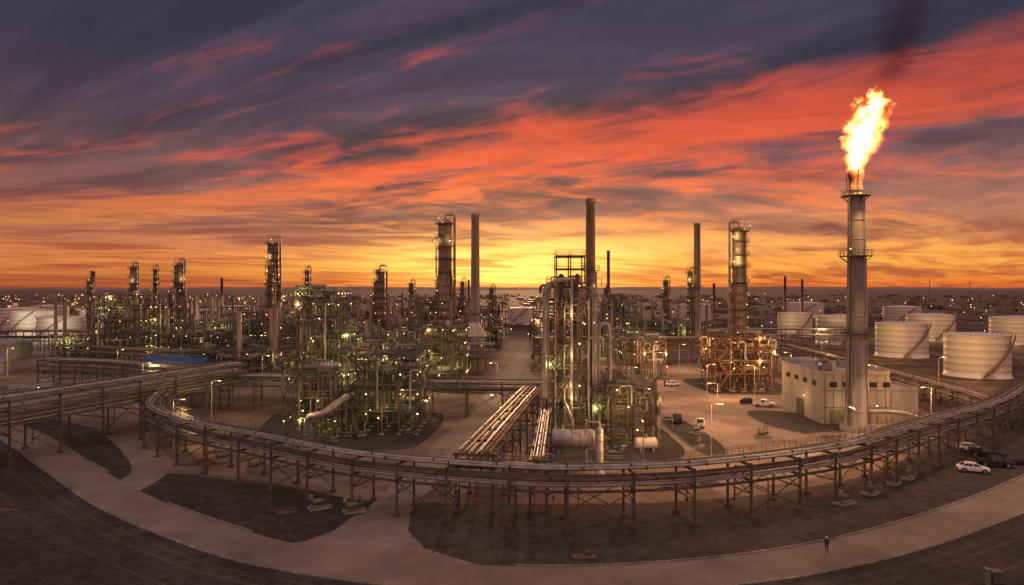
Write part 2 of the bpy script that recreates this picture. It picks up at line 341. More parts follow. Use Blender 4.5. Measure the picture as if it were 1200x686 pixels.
def unit(mb,x0,y0,x1,y1,levels,rg,bay=4.0,fk='steel',lamps=1.0,pipes=1.0,vessels=1.0,floorp=.6,blue=0):
    nx=max(1,round((x1-x0)/bay)); ny=max(1,round((y1-y0)/bay))
    xs=[x0+(x1-x0)*i/nx for i in range(nx+1)]; ys=[y0+(y1-y0)*i/ny for i in range(ny+1)]
    top=levels[-1]; lpos=[]
    for i,x in enumerate(xs):
        for j,y in enumerate(ys):
            h=top if rg.random()<.75 else levels[max(0,len(levels)-2)]
            mb.beam((x,y,0),(x,y,h+rg.choice([0,0,1.2])),.3,fk)
            mb.box((x,y,.15),(.8,.8,.34),'conc')
    zz=[0]+list(levels)
    for li,z in enumerate(levels):
        for y in ys: mb.beam((x0,y,z-.17),(x1,y,z-.17),.18,fk,.32)
        for x in xs: mb.beam((x,y0,z-.19),(x,y1,z-.19),.17,fk,.3)
        for i in range(nx):
            for j in range(ny):
                if rg.random()<floorp:
                    mb.box(((xs[i]+xs[i+1])/2,(ys[j]+ys[j+1])/2,z+.02),(xs[i+1]-xs[i]-.1,ys[j+1]-ys[j]-.1,.05),'dark')
        platform_rail(mb,x0-.1,y0-.1,x1+.1,y1+.1,z,'galv' if rg.random()<.4 else fk)
        for i in range(nx):
            if rg.random()<.3:
                mb.beam((xs[i],y0,zz[li]),(xs[i+1],y0,z),.13,fk); 
                if rg.random()<.5: mb.beam((xs[i+1],y0,zz[li]),(xs[i],y0,z),.13,fk)
        for j in range(ny):
            for x in(x0,x1):
                if rg.random()<.3: mb.beam((x,ys[j],zz[li]),(x,ys[j+1],z),.13,fk)
        for x in xs:
            for y in ys:
                if rg.random()<.34*lamps:
                    p=(x+.3,y-.3 if y==y0 else y+.3,z-.7); mb.lamp(p,rg.uniform(.08,.15),'LB' if rg.random()<blue else None); lpos.append(p)
    for li,z in enumerate(levels):
        for _ in range(int(6*pipes*(nx+ny)/4)):
            r=rg.choice([.08,.1,.12,.16,.22,.3]); k=rg.choice(['galv','alu','galv','rust','steel','green','brown'])
            zo=z-.5-rg.random()*1.2; dz=rg.choice([-1,1])*rg.uniform(.8,2.2)
            if rg.random()<.5:
                y=rg.uniform(y0-.7,y1+.5); xa=rg.uniform(x0-1,x0+(x1-x0)*.5); xb=rg.uniform(xa+2,x1+1)
                mb.tube(rnd([(xa,y,max(.3,zo+dz)),(xa,y,zo),(xb,y,zo),(xb,y,max(.3,zo-dz))],r*2.5),r,k)
            else:
                x=rg.uniform(x0-.6,x1+.6); ya=rg.uniform(y0-1,y0+(y1-y0)*.5); yb=rg.uniform(ya+2,y1+1)
                mb.tube(rnd([(x,ya,max(.3,zo+dz)),(x,ya,zo),(x,yb,zo),(x,yb,max(.3,zo-dz))],r*2.5),r,k)
    for _ in range(int(9*pipes*nx)):
        r=rg.choice([.06,.08,.1,.14,.2,.26]); k=rg.choice(['galv','alu','rust','steel','brown','green'])
        x=rg.uniform(x0-.5,x1+.5); y=rg.choice([y0-.45,y1+.4,rg.uniform(y0,y1)])
        za=rg.choice(zz[:-1])+.2; zb=rg.uniform(za+2,top+1.5); e=rg.choice([-1,1])*rg.uniform(.8,3)
        mb.tube(rnd([(x,y,za),(x,y,zb),(x+e,y,zb),(x+e,y+.3,max(za,zb-1.5))],r*2.5),r,k)
    for _ in range(int(vessels*nx*ny*.7)):
        x=rg.uniform(x0+1,x1-1); y=rg.uniform(y0+.8,y1-.8); k=rg.choice(['alu','galv','green','green','brown'])
        if rg.random()<.5:
            li=rg.randrange(len(zz)-1); z=zz[li]; r=rg.uniform(.4,.95); h=rg.uniform(2.0,min(7,top-z+2))
            mb.lathe((x,y,z),[(r*.9,0),(r,.2),(r,h),(r*.85,h+r*.35),(r*.45,h+r*.6),(.01,h+r*.68)],k,14)
            mb.tube(rnd([(x,y,z+h+r*.5),(x,y,z+h+1.2),(x+r+.4,y,z+h+1.2),(x+r+.4,y,z)],.5),.13,'galv')
        else:
            li=rg.randrange(len(levels)); z=levels[li]; r=rg.uniform(.45,.8); L=rg.uniform(2.5,5)
            mb.tube([(x-L/2-.3,y,z+r+.4),(x-L/2,y,z+r+.4)],r*.6,k,14,r2=r)
            mb.tube([(x-L/2,y,z+r+.4),(x+L/2,y,z+r+.4)],r,k,14)
            mb.tube([(x+L/2,y,z+r+.4),(x+L/2+.3,y,z+r+.4)],r,k,14,r2=r*.6)
            for e in(-1,1): mb.box((x+e*L*.3,y,z+.3),(.3,r*1.4,.6),fk)
    for li in range(len(levels)):
        xa=x0+.3; xb=x0+3.4
        if li%2: xa,xb=xb,xa
        stair(mb,(xa,y0-1,zz[li]),(xb,y0-1,zz[li+1]),.8,fk)
    for _ in range(int(nx*2)):
        x=rg.uniform(x0-1,x1+1); y=rg.choice([y0-rg.uniform(1.5,3),rg.uniform(y0,y1)])
        mb.box((x,y,.25),(1.6,.9,.3),'conc'); mb.tube([(x-.6,y,.8),(x+.3,y,.8)],.33,rg.choice(['green','galv','rust']),10)
        mb.tube([(x+.3,y,.8),(x+.8,y,.8)],.2,'steel',8); mb.tube(rnd([(x+.6,y,.8),(x+.6,y,2.4),(x+.6,y+2,2.4)],.4),.1,'galv')
    return lpos
def make_unit(name,x0,y0,x1,y1,levels,seed,nl=6,pw=220,cols=None,front=0,**kw):
    rg=random.Random(seed); mb=MB(); lp=unit(mb,x0,y0,x1,y1,levels,rg,**kw)
    cols=cols or [GRN,GRN,WARM,GRN]
    fl=[(x0+(x1-x0)*(i+.5)/max(1,front),y0-3.5,rg.uniform(4,levels[-1]*.8)) for i in range(front)]
    for p in fl:
        mb.beam((p[0],p[1],0),(p[0],p[1],p[2]),.12,'steel'); mb.lamp((p[0],p[1]-.1,p[2]+.1),.13,'LW')
    o=mb.obj(name)
    for p in rg.sample(lp,min(nl,len(lp))): plight(p,rg.choice(cols),pw,o)
    for p in fl: plight((p[0],p[1]-.1,p[2]+.5),WARM,pw*.8,o)
    return o
ORG=[SOD,WARM,WARM]
make_unit('process_unit',-45,134,-35,154,[4.5,8.5,12.5],21,8,480,bay=3.6,lamps=1.1,front=1)
make_unit('process_unit',-33.5,139,-19.5,158,[5,9,13,16],22,10,480,bay=3.6,lamps=1.1,front=1)
make_unit('process_unit',-58,184,-47,198,[6,12,17,22,26,29],23,7,650,front=1,blue=.1)
make_unit('process_unit',-45,176,-32,190,[5,9,13],24,5,550,front=1)
make_unit('process_unit',-28,200,-14,216,[5,10,14.5,18],25,8,700,front=1)
make_unit('process_unit',59,198,76,212,[5,9,12,15.5],26,9,1000,cols=ORG,front=2,fk='rust')
make_unit('process_unit',15.5,128,27,145,[4,8,11.5],27,9,450,bay=3.4,lamps=1.1,front=1)
make_unit('process_unit',-158,255,-139,269,[6,12,18,23,27],28,6,800,front=1,blue=.05)
make_unit('process_unit',36,222,50,238,[5,9,13],30,4,700)
make_unit('process_unit',-72,206,-60,218,[5,9],33,3,600,blue=.12)
# central tower
rg=random.Random(31); mb=MB()
lp=unit(mb,7,130,15.3,139,[4,8,12,16,20,24,28,31],rg,bay=2.9,vessels=.8,pipes=1.3,floorp=.4,lamps=.8)
for x in(8.6,11.3,14):
    for y in(131.5,137): mb.beam((x,y,31),(x,y,36.3),.25,'steel')
for z in(33.5,36):
    for y in(131.5,137): mb.beam((8.6,y,z),(14,y,z),.22,'steel')
    for x in(8.6,11.3,14): mb.beam((x,131.5,z),(x,137,z),.22,'steel')
    mb.box((11.3,134.2,z+.15),(5.6,5.7,.06),'dark'); platform_rail(mb,8.5,131.3,14.1,137.2,z+.15)
for x in(9.6,12.8): mb.lathe((x,133.6,14),[(1.05,0),(1.05,17),(.8,18),(.3,18.6),(.01,18.7)],'brown',16)
for x in(6.9,15.4): mb.beam((x,129.7,0),(x,129.7,31),.35,'galv')
mb.tube(rnd([(6.2,129.5,9),(6.2,129.5,30.3),(9.5,129.5,31.6),(12,131,31.6)],1.6,6),.42,'galv',12)
mb.tube(rnd([(15.9,129.5,33),(15.9,129.5,6)],1),.28,'galv',10)
mb.tube(rnd([(16.6,131,4),(16.6,131,23),(18.6,131,23),(18.8,131,12)],1.4,6),.38,'galv',12)
for x in(8.2,9.9,11.4,13.2,14.6): mb.tube([(x,129.4,2),(x,129.4,rg.uniform(18,31))],rg.uniform(.1,.2),rg.choice(['alu','steel','galv']),8)
o=mb.obj('processing_tower')
for p in rg.sample(lp,10): plight(p,rg.choice([GRN,WARM,WARM,SOD]),480,o)
for z in(9,17,25): plight((11.2,128.0,z),WARM,330,o)  # lights without fixtures, added in front to brighten the tower
mb=MB()
mb.tube([(6.2,113,5),(6.6,113,5)],1.1,'alu',20,r2=1.5); mb.tube([(6.6,113,5),(13.3,113,5)],1.5,'alu',20); mb.tube([(13.3,113,5),(13.8,113,5)],1.5,'alu',20,r2=1.1)
for x in(7,8.4,9.8,11.2,12.6): mb.tube([(x,113,5),(x+.14,113,5)],1.57,'galv',20)
for x in(7.6,12.2): mb.box((x,113,1.7),(.5,2.4,3.4),'conc')
mb.tube(rnd([(10,113,6.4),(10,113,8.2),(10,121,8.2),(10,129,8.2)],.8),.26,'galv',10)
platform_rail(mb,6.5,111.2,13.6,114.8,7.0)
for x in(6.5,13.6):
    for y in(111.2,114.8): mb.beam((x,y,0),(x,y,7),.16,'steel')
mb.obj('horizontal_drum')
mb=MB()
mb.lathe((13.9,108.5,0),[(.75,0),(.75,.8),(.62,.9),(.62,7.4),(.4,7.7),(.01,7.8)],'alu',18)
for z in(2,3.8,5.6,7): mb.lathe((13.9,108.5,z),[(.63,0),(.69,.02),(.69,.16),(.63,.18)],'galv',18)
mb.tube(rnd([(13.9,108.5,7.7),(13.9,108.5,8.6),(12,108.5,8.6),(12,111,8.6),(12,111,6)],.6),.16,'galv',8)
mb.obj('vertical_drum')
mb=MB()
mb.tube(rnd([(-39.5,133,.3),(-39.5,131.5,5.2),(-36.5,131,5.6),(-33.5,135,8),(-33.0,140,8)],2.4,8),.62,'alu',18)
for zz_ in(1.5,3.2): mb.lathe((-39.5,132.3,zz_),[(.6,0),(.7,.02),(.7,.14),(.6,.16)],'galv',18)
mb.beam((-38,131.2,0),(-38,131.2,4.6),.25,'steel')
mb.lathe((-39.5,133,0),[(1.0,0),(1.0,.5),(.75,.5),(.75,.8)],'conc',16)
mb.obj('elbow_duct')
# ------------------------------------------------------------ columns
def ringplat(mb,x,y,z,r,w=1.0,k='steel',n=16,a0=0,a1=2*math.pi):
    prev=None
    for i in range(n+1):
        a=a0+(a1-a0)*i/n; ci,si=math.cos(a),math.sin(a)
        p=(x+ci*(r+w),y+si*(r+w)); q=(x+ci*r*.98,y+si*r*.98)
        if prev:
            mb.add([(*prev[1],z),(*prev[0],z),(*p,z),(*q,z),(*prev[1],z-.12),(*prev[0],z-.12),(*p,z-.12),(*q,z-.12)],[(0,1,2,3),(7,6,5,4),(1,5,6,2)],'dark')
            for h in(.6,1.15): mb.beam((*prev[0],z+h),(*p,z+h),.06,k)
        mb.beam((*p,z),(*p,z+1.15),.06,k); prev=(p,q)
def ladder(mb,x,y,z0,z1,k='steel',cage=True):
    for e in(-.25,.25): mb.beam((x+e,y,z0),(x+e,y,z1),.07,k)
    z=z0
    while z<z1: mb.beam((x-.25,y,z),(x+.25,y,z),.04,k); z+=.6
    if cage:
        z=z0+2
        while z<z1:
            mb.tube([(x-.4,y,z),(x-.35,y-.5,z),(x,y-.75,z),(x+.35,y-.5,z),(x+.4,y,z)],.035,k,4); z+=1.6
        for e in(-.3,.3): mb.beam((x+e,y-.6,z0+2),(x+e,y-.6,z1),.04,k)
def column(x,y,h,r,seed,shell='brown',name='distillation_column',nl=2,goose=1,pw=450):
    rg=random.Random(seed); mb=MB()
    prof=[(r*1.15,0),(r*1.1,3),(r,3.4)]
    z=3.4
    while z<h*.62: prof+=[(r,z+2.2),(r*1.03,z+2.25),(r*1.03,z+2.45),(r,z+2.5)]; z+=2.5
    r2=r*.86
    prof+=[(r2,z+1.5)]; z+=1.5
    while z<h-3.5: prof+=[(r2,z+2.2),(r2*1.03,z+2.25),(r2*1.03,z+2.45),(r2,z+2.5)]; z+=2.5
    prof+=[(r2,h-1),(r2*.85,h-.45),(r2*.5,h-.1),(.01,h)]
    mb.lathe((0,0,0),prof,shell,24)
    zp=h-1.3; i=0; lp=[]
    while zp>6:
        a0=rg.uniform(0,6.28); full=i in(0,3)
        ringplat(mb,0,0,zp,r2 if zp>h*.62 else r,1.1,'steel',16 if full else 11,a0,a0+(2*math.pi if full else 4.2))
        for _ in range(2):
            a=rg.uniform(3.5,6.0); p=((r+.8)*math.cos(a),(r+.8)*math.sin(a),zp+1.6)
            if rg.random()<.5: mb.lamp(p,rg.uniform(.08,.13),rg.choice(['LW','LW','LG','LO'])); lp.append(p)
        zp-=rg.uniform(2.8,5.0); i+=1
    ladder(mb,r*.5,-r-.25,1,h-1.2)
    e=goose; q=r+.6; rr=max(.25,r*.17)
    mb.tube(rnd([(0,0,h-.3),(0,0,h+1.6),(e*q*.99,-.2,h+1.6),(e*q,-.2,2),(e*q+e*2,-.2,2)],1.1,6),rr,'brown',12)
    for _ in range(5):
        a=rg.uniform(3.2,6.2); zz=rg.uniform(h*.3,h*.9); ra=r+.3; px,py=ra*math.cos(a),ra*math.sin(a)
        mb.tube(rnd([(px*.7,py*.7,zz),(px,py,zz),(px,py,1)],.3),rg.choice([.09,.13,.2]),rg.choice(['galv','steel','rust']),8)
    for ex in(-r*.7,r*.7): mb.beam((ex,0,h-1),(ex,0,h+2.4),.12,'steel')
    mb.beam((-r*.9,0,h+2.4),(r*1.2,0,h+2.4),.14,'steel')
    o=mb.obj(name,(x,y,0))
    for p in lp[:nl]: plight((p[0]+x,p[1]+y-.6,p[2]),WARM,pw,o)
    return o
column(-21.8,222,52,2.55,1,nl=3); column(71.5,215,49,2.5,2,nl=5,goose=-1,pw=500)
column(-105,300,50.5,2.7,3); column(-161,330,42,2.5,4); column(-194,350,41,2.0,5)
column(-209,400,41,1.4,6,nl=0); column(-99,330,38.5,1.3,7,nl=0); column(-58,300,38,2.4,8)
column(-92,260,36,1.2,9,nl=0); column(86,330,38,1.5,10,nl=1); column(-12,400,30,1.6,11,nl=0); column(-62,420,33,1.8,12,nl=0)
column(81,360,34,1.6,13,nl=0); column(58,420,30,1.7,14,nl=0); column(-70,350,33,1.1,15,nl=0); column(-24,330,33,1.2,16,nl=0); column(40,300,24,1.2,17,nl=0)
column(-235,380,34,1.8,18,nl=0); column(-150,300,28,1.2,19,nl=0)
def chimney(x,y,h,r0,r1,k='conc',seed=0,plats=()):
    mb=MB(); mb.lathe((0,0,0),[(r0*1.6,0),(r0*1.6,2),(r0,3),(r0+(r1-r0)*.5,h/2),(r1,h-1.2),(r1*1.12,h-1.15),(r1*1.12,h),(r1*.8,h),(r1*.8,h-2),(0.01,h-2)],k,24)
    for z in range(8,int(h),6): 
        rz=r0+(r1-r0)*z/h; mb.lathe((0,0,z),[(rz*.99,0),(rz+.06,.02),(rz+.06,.18),(rz*.99,.2)],k,24)
    for z in plats: ringplat(mb,0,0,z,r0+(r1-r0)*z/h,1.0)
    ladder(mb,0,-r0-.2,1,h-1)
    return mb.obj('chimney',(x,y,0))
chimney(-14,260,58,2.0,1.45,plats=(20,)); chimney(18.4,160,50.8,1.35,1.05,'brown',plats=(34,)); chimney(89.5,330,61,1.9,1.45,plats=(30,))
chimney(70.6,500,57,1.3,1.1,'brown'); chimney(-307,500,42,1.8,1.5,'brown'); chimney(-33,520,36,1.0,.8,'brown'); chimney(-238,560,38,1.2,1.0,'brown'); chimney(240,600,40,1.2,1,'brown'); chimney(272,640,38,1.2,1,'brown')
chimney(142,480,33,1,.8,'brown')
mb=MB(); mb.box((0,0,6),(9,8,12),'conc'); mb.add([(-4.5,-4,12),(4.5,-4,12),(4.5,4,12),(-4.5,4,12),(-1.8,-1.8,17),(1.8,-1.8,17),(1.8,1.8,17),(-1.8,1.8,17)],[(0,1,5,4),(1,2,6,5),(2,3,7,6),(3,0,4,7),(4,5,6,7)],'alu')
for x in(-4.55,-1.5,1.5,4.55): mb.beam((x,-4.1,0),(x,-4.1,12),.3,'steel')
for z in(4,8,12): mb.beam((-4.7,-4.15,z),(4.7,-4.15,z),.25,'steel')
mb.lamp((-3,-4.5,5)); mb.lamp((3,-4.5,9)); mb.obj('fired_heater',(-14,252,0))
# ------------------------------------------------------------ flare stack
FX,FY,FH=72.0,143.0,54.5
mb=MB()
mb.lathe((0,0,0),[(3.1,0),(3.1,1.2),(2.15,1.3),(2.1,9),(1.95,9.05),(1.85,20),(1.6,38),(1.35,50)],'conc',32)
mb.lathe((0,0,50),[(1.35,0),(1.5,.1),(1.5,.5),(1.3,.6),(1.35,2.5),(1.55,3.2),(1.55,4.5),(1.15,4.5),(1.15,3),(.01,3)],'rust',32)
for z in range(4,50,4):
    rz=2.1-.75*z/50; mb.lathe((0,0,z),[(rz*.97,0),(rz+.1,.03),(rz+.1,.2),(rz*.97,.23)],'conc',32)
for z,w in((49.2,1.5),(36.6,1.7),(20.5,1.2)):
    rz=2.1-.75*z/50; ringplat(mb,0,0,z,rz,w,'steel',20)
    for a in range(8): 
        A=a*math.pi/4; mb.beam((rz*math.cos(A),rz*math.sin(A),z-1.5),((rz+w)*math.cos(A),(rz+w)*math.sin(A),z-.1),.1,'steel')
ladder(mb,-2.0,-1.2,1,49)
for a,r in((3.6,.16),(3.9,.1),(5.6,.13),(5.9,.2)):
    mb.tube([(2.35*math.cos(a),2.35*math.sin(a),.5),(1.95*math.cos(a),1.95*math.sin(a),30),(1.6*math.cos(a),1.6*math.sin(a),49.5)],r,'galv',8)
mb.tube(rnd([(1.8,0,4),(6,0,4),(9,-2,4),(9,-8,4)],1.5),.45,'alu',12)
for k in(0,1,2):
    a=k*2.1+.4; mb.tube([(1.7*math.cos(a),1.7*math.sin(a),50),(1.75*math.cos(a),1.75*math.sin(a),55)],.09,'rust',6)
mb.lamp((-1.9,-1.6,38),.15,'LO')
flare=mb.obj('flare_stack',(FX,FY,0))
plight((FX+1.5,FY-7.5,FH+8),(1,.5,.18),85000,flare,1.5)  # the flame's light on the plant, placed just in front of the flame
def volcube(name,loc,dim,m,rate):
    mb=MB(); mb.box((0,0,0),dim,'dark'); me=mb.mesh(name); me.materials.clear(); me.materials.append(m)
    me.polygons.foreach_set('material_index',[0]*6)
    try: m.cycles.volume_step_rate=rate
    except Exception as e: print('rate',e)
    return inst(name,me,loc)
class NB:
    def __init__(s,nt): s.nt=nt
    def m(s,op,a,b=0.0,c=0.0,clamp=False):
        n=s.nt.nodes.new('ShaderNodeMath'); n.operation=op; n.use_clamp=clamp
        for i,v in enumerate((a,b,c)):
            if isinstance(v,(int,float)): n.inputs[i].default_value=v
            else: s.nt.links.new(v,n.inputs[i])
        return n.outputs[0]
    def comb(s,x,y,z):
        n=s.nt.nodes.new('ShaderNodeCombineXYZ')
        for i,v in enumerate((x,y,z)):
            if isinstance(v,(int,float)): n.inputs[i].default_value=v
            else: s.nt.links.new(v,n.inputs[i])
        return n.outputs[0]
    def sep(s,v):
        n=s.nt.nodes.new('ShaderNodeSeparateXYZ'); s.nt.links.new(v,n.inputs[0]); return n.outputs
    def noise(s,v,sca,det=4,rough=.55,dist=0,col=False):
        n=s.nt.nodes.new('ShaderNodeTexNoise'); n.inputs['Scale'].default_value=sca; n.inputs['Detail'].default_value=det
        n.inputs['Roughness'].default_value=rough; n.inputs['Distortion'].default_value=dist
        s.nt.links.new(v,n.inputs['Vector']); return n.outputs['Color' if col else 'Fac']
    def ramp(s,f,stops,interp='LINEAR'):
        n=s.nt.nodes.new('ShaderNodeValToRGB'); cr=n.color_ramp; cr.interpolation=interp
        while len(cr.elements)<len(stops): cr.elements.new(.5)
        for e,(p,c) in zip(cr.elements,stops):
            e.position=p; e.color=c if isinstance(c,tuple) else (c,c,c,1)
        s.nt.links.new(f,n.inputs[0]); return n.outputs[0]
    def mix(s,f,a,b,mode='MIX'):
        n=s.nt.nodes.new('ShaderNodeMix'); n.data_type='RGBA'; n.blend_type=mode
        if isinstance(f,(int,float)): n.inputs[0].default_value=f
        else: s.nt.links.new(f,n.inputs[0])
        for i,v in((6,a),(7,b)):
            if isinstance(v,tuple): n.inputs[i].default_value=v
            else: s.nt.links.new(v,n.inputs[i])
        return n.outputs[2]
    def mr(s,v,a,b,c=0.,d=1.,smooth=True):
        n=s.nt.nodes.new('ShaderNodeMapRange'); n.interpolation_type='SMOOTHSTEP' if smooth else 'LINEAR'
        s.nt.links.new(v,n.inputs[0])
        for i,q in enumerate((a,b,c,d)): n.inputs[i+1].default_value=q
        return n.outputs[0]
fm=bpy.data.materials.new('flame_gas'); fm.use_nodes=True; nt=fm.node_tree; nt.nodes.clear(); B=NB(nt)
fm.cycles.emission_sampling='NONE'
out=nt.nodes.new('ShaderNodeOutputMaterial'); tc=nt.nodes.new('ShaderNodeTexCoord')
FD=(15,10,19)
x,y,z=B.sep(tc.outputs['Object'])
h=B.m('DIVIDE',B.m('ADD',z,FD[2]/2),FD[2])
n1=B.sep(B.noise(tc.outputs['Object'],.26,2,.6,0,True))
amp=B.m('MULTIPLY',B.m('ADD',h,.10),9.0)
x2=B.m('ADD',x,B.m('MULTIPLY',B.m('SUBTRACT',n1[0],.5),amp)); y2=B.m('ADD',y,B.m('MULTIPLY',B.m('SUBTRACT',n1[1],.5),amp))
cx=B.m('ADD',B.m('MULTIPLY',h,5.0),-3.0)
dx=B.m('SUBTRACT',x2,cx); dd=B.m('SQRT',B.m('ADD',B.m('MULTIPLY',dx,dx),B.m('MULTIPLY',y2,y2)))
rad=B.sep(B.ramp(h,[(0,.26),(.12,.40),(.35,.68),(.6,.72),(.8,.48),(.94,.16),(1,0.0)]))[0]
rad=B.m('MULTIPLY',rad,6.4)
n2=B.noise(tc.outputs['Object'],.5,3,.65,.6)
val=B.m('ADD',B.m('SUBTRACT',1.0,B.m('DIVIDE',dd,B.m('MAXIMUM',rad,.02))),B.m('MULTIPLY',B.m('SUBTRACT',n2,.55),B.m('MULTIPLY',B.m('ADD',h,.15),3.4)))
den=B.mr(val,.02,.5)
em=nt.nodes.new('ShaderNodeEmission')
nt.links.new(B.ramp(val,[(0,(1,.10,.01,1)),(.28,(1,.25,.03,1)),(.52,(1,.48,.10,1)),(.8,(1,.78,.36,1))]),em.inputs[0])
nt.links.new(B.m('MULTIPLY',den,1.7),em.inputs[1]); nt.links.new(em.outputs[0],out.inputs['Volume'])
fl=volcube('flare_flame',(FX+2.6,FY,FH+FD[2]/2-.8),FD,fm,2.0)
sm=bpy.data.materials.new('smoke'); sm.use_nodes=True; nt=sm.node_tree; nt.nodes.clear(); B=NB(nt)
out=nt.nodes.new('ShaderNodeOutputMaterial'); tc=nt.nodes.new('ShaderNodeTexCoord')
x,y,z=B.sep(tc.outputs['Object']); SD=(30,16,38)
h=B.m('DIVIDE',B.m('ADD',z,19),38)
cx=B.m('ADD',B.m('MULTIPLY',h,12),-9.0); nz=B.noise(tc.outputs['Object'],.12,4,.6,.3)
dx=B.m('SUBTRACT',x,cx); dd=B.m('SQRT',B.m('ADD',B.m('MULTIPLY',dx,dx),B.m('MULTIPLY',y,y)))
val=B.m('SUBTRACT',B.m('ADD',1.0,B.m('MULTIPLY',B.m('SUBTRACT',nz,.5),2.2)),B.m('DIVIDE',dd,B.m('ADD',B.m('MULTIPLY',h,4.5),4.2)))
d2=B.m('MULTIPLY',B.m('MULTIPLY',B.mr(val,0,1.1),.13),B.mr(h,0,.25)); d2=B.m('MULTIPLY',d2,B.mr(h,1.0,.75))
ab=nt.nodes.new('ShaderNodeVolumeAbsorption'); ab.inputs[0].default_value=(.40,.18,.16,1); nt.links.new(d2,ab.inputs[1]); nt.links.new(ab.outputs[0],out.inputs['Volume'])
volcube('smoke_plume',(FX+14,FY,88),SD,sm,4.0)
# ------------------------------------------------------------ tanks
def tank(x,y,r,h,k='white',a0=3.7,far=False):
    mb=MB(); prof=[(r+.4,0),(r+.4,.3),(r,.3)]
    nb=6
    for i in range(nb): z2=.3+(h-.3)*(i+1)/nb; prof+=[(r,z2-.04),(r+.02,z2-.03),(r+.02,z2)]
    prof+=[(r+.15,h),(r+.15,h+.12),(r-.1,h+.14),(r*.5,h+r*.06),(.6,h+r*.09),(.01,h+r*.095)]
    mb.lathe((0,0,0),prof,'white',56)
    n=26; prev=None
    for i in range(n+1):
        a=a0+1.25*i/n; z=h*i/n; p=Vector((math.cos(a),math.sin(a),0))
        q=p*(r+1.2); q.z=z; pi=p*(r+.15); pi.z=z
        mb.add([tuple(pi),tuple(q),tuple(q+Vector((-.5*math.sin(a),.5*math.cos(a),0))),tuple(pi+Vector((-.5*math.sin(a),.5*math.cos(a),0)))],[(0,1,2,3)],'rust')
        mb.beam(tuple(q),tuple(q+Vector((0,0,1.1))),.08,'rust')
        if prev: mb.beam(tuple(prev+Vector((0,0,1.1))),tuple(q+Vector((0,0,1.1))),.1,'rust'); mb.beam(tuple(prev),tuple(q),.12,'rust',.5)
        prev=q
    m=40
    for i in range(m):
        a=2*math.pi*i/m; b=2*math.pi*(i+1)/m
        mb.beam((r*math.cos(a),r*math.sin(a),h+1.2),(r*math.cos(b),r*math.sin(b),h+1.2),.07,'steel'); mb.beam((r*math.cos(a),r*math.sin(a),h),(r*math.cos(a),r*math.sin(a),h+1.2),.06,'steel')
    mb.tube(rnd([(-r*.3,-r*.96,h*.12),(-r*.3,-r-2,h*.12),(-r*.3,-r-2,.4),(-r*.3-6,-r-4,.4)],.6),.3,'galv',8)
    return mb.obj('storage_tank',(x,y,0))
for a in((158,232,9.6,14),(170,298,10.2,14.3),(236,385,12,14.5),(268,362,12.5,14),(176,365,12.4,14.6),(176,425,10,14)):
    t=tank(*a,a0=4.25)
    plight((a[0]-a[2]-8,a[1]-a[2]-12,9),WARM,4500,t)
for a in((-262,398,13,12.5),(-306,436,12.5,15),(-284,470,12,15),(-345,480,14,15),(-225,520,14,13)):
    t=tank(*a,a0=4.1)
    if a[1]<475: plight((a[0]+10,a[1]-a[2]-14,9),COOL,7000,t)
for x,y,r,h in((10,560,12,13),(40,600,12,13),(-190,640,14,12),(-260,650,14,12),(170,640,16,14),(320,560,14,14),(300,700,18,14),(-60,700,13,13),(-420,620,15,13),(110,700,13,12),(30,480,9,11)): tank(x,y,r,h)
mb=MB()
def berm(x0,y0,x1,y1):
    for a,b in(((x0,y0),(x1,y0)),((x1,y0),(x1,y1)),((x1,y1),(x0,y1)),((x0,y1),(x0,y0))):
        d=Vector((b[0]-a[0],b[1]-a[1],0)).normalized(); n=Vector((-d.y,d.x,0)); A=Vector((*a,0));Bv=Vector((*b,0))
        vs=[]
        for P in(A-d*1,Bv+d*1):
            for q,z in((-1.8,.01),(-.5,1.3),(.5,1.3),(1.8,.01)): p=P+n*q; vs.append((p.x,p.y,z))
        mb.add(vs,[(0,1,5,4),(1,2,6,5),(2,3,7,6)],'earth')
berm(134,208,190,256); berm(142,272,200,325); berm(150,335,217,445); berm(222,340,300,415)
mb.obj('tank_berm')
# ------------------------------------------------------------ control building
mb=MB()
def bldg(mb,x0,y0,x1,y1,h,k='wall',par=.6):
    mb.box(((x0+x1)/2,(y0+y1)/2,h/2),(x1-x0,y1-y0,h),k)
    for a,b in(((x0,y0),(x1,y0)),((x1,y0),(x1,y1)),((x1,y1),(x0,y1)),((x0,y1),(x0,y0))): mb.beam((*a,h+par/2),(*b,h+par/2),.35,k,par)
bldg(mb,68,150,83,172,11); bldg(mb,83.02,153,91,170,7)
for i in range(8): mb.box((68.8+i*1.9,149.95,5.6),(.1,.1,11),'steel')
for z in(3.6,7.3): mb.box((75.5,149.93,z),(15,.12,.14),'steel')
for i in range(5): mb.box((70.6+i*2.9,149.9,8.6),(1.5,.14,1.1),'glass')
for i in range(4): mb.box((67.93,153.5+i*4.8,8.6),(.14,1.8,1.1),'glass')
mb.box((71.5,149.88,1.6),(3.2,.14,3.1),'green'); mb.box((78.2,149.88,1.2),(1.1,.14,2.3),'steel')
mb.box((67.9,161,2),(.14,4,3.9),'steel')
for x,y in((72,157),(79,163),(76,168)): mb.box((x,y,11.9),(2.4,2,1.6),'galv'); mb.lathe((x,y,12.7),[(.7,0),(.7,.2),(.6,.3),(.01,.3)],'dark',14)
mb.box((87,161,7.8),(2.4,2.4,1.3),'galv')
mb.tube(rnd([(84.5,152.6,0),(84.5,152.6,9.5),(84.5,158,9.5)],.6),.25,'galv',8)
mb.lamp((73,149.5,4),.13,'LW'); mb.lamp((80,149.5,4),.13,'LC'); mb.lamp((67.5,158,5),.13,'LW')
cb=mb.obj('control_building')
plight((73,146.6,4.5),WARM,350,cb); plight((65.5,158,5),WARM,250,cb)
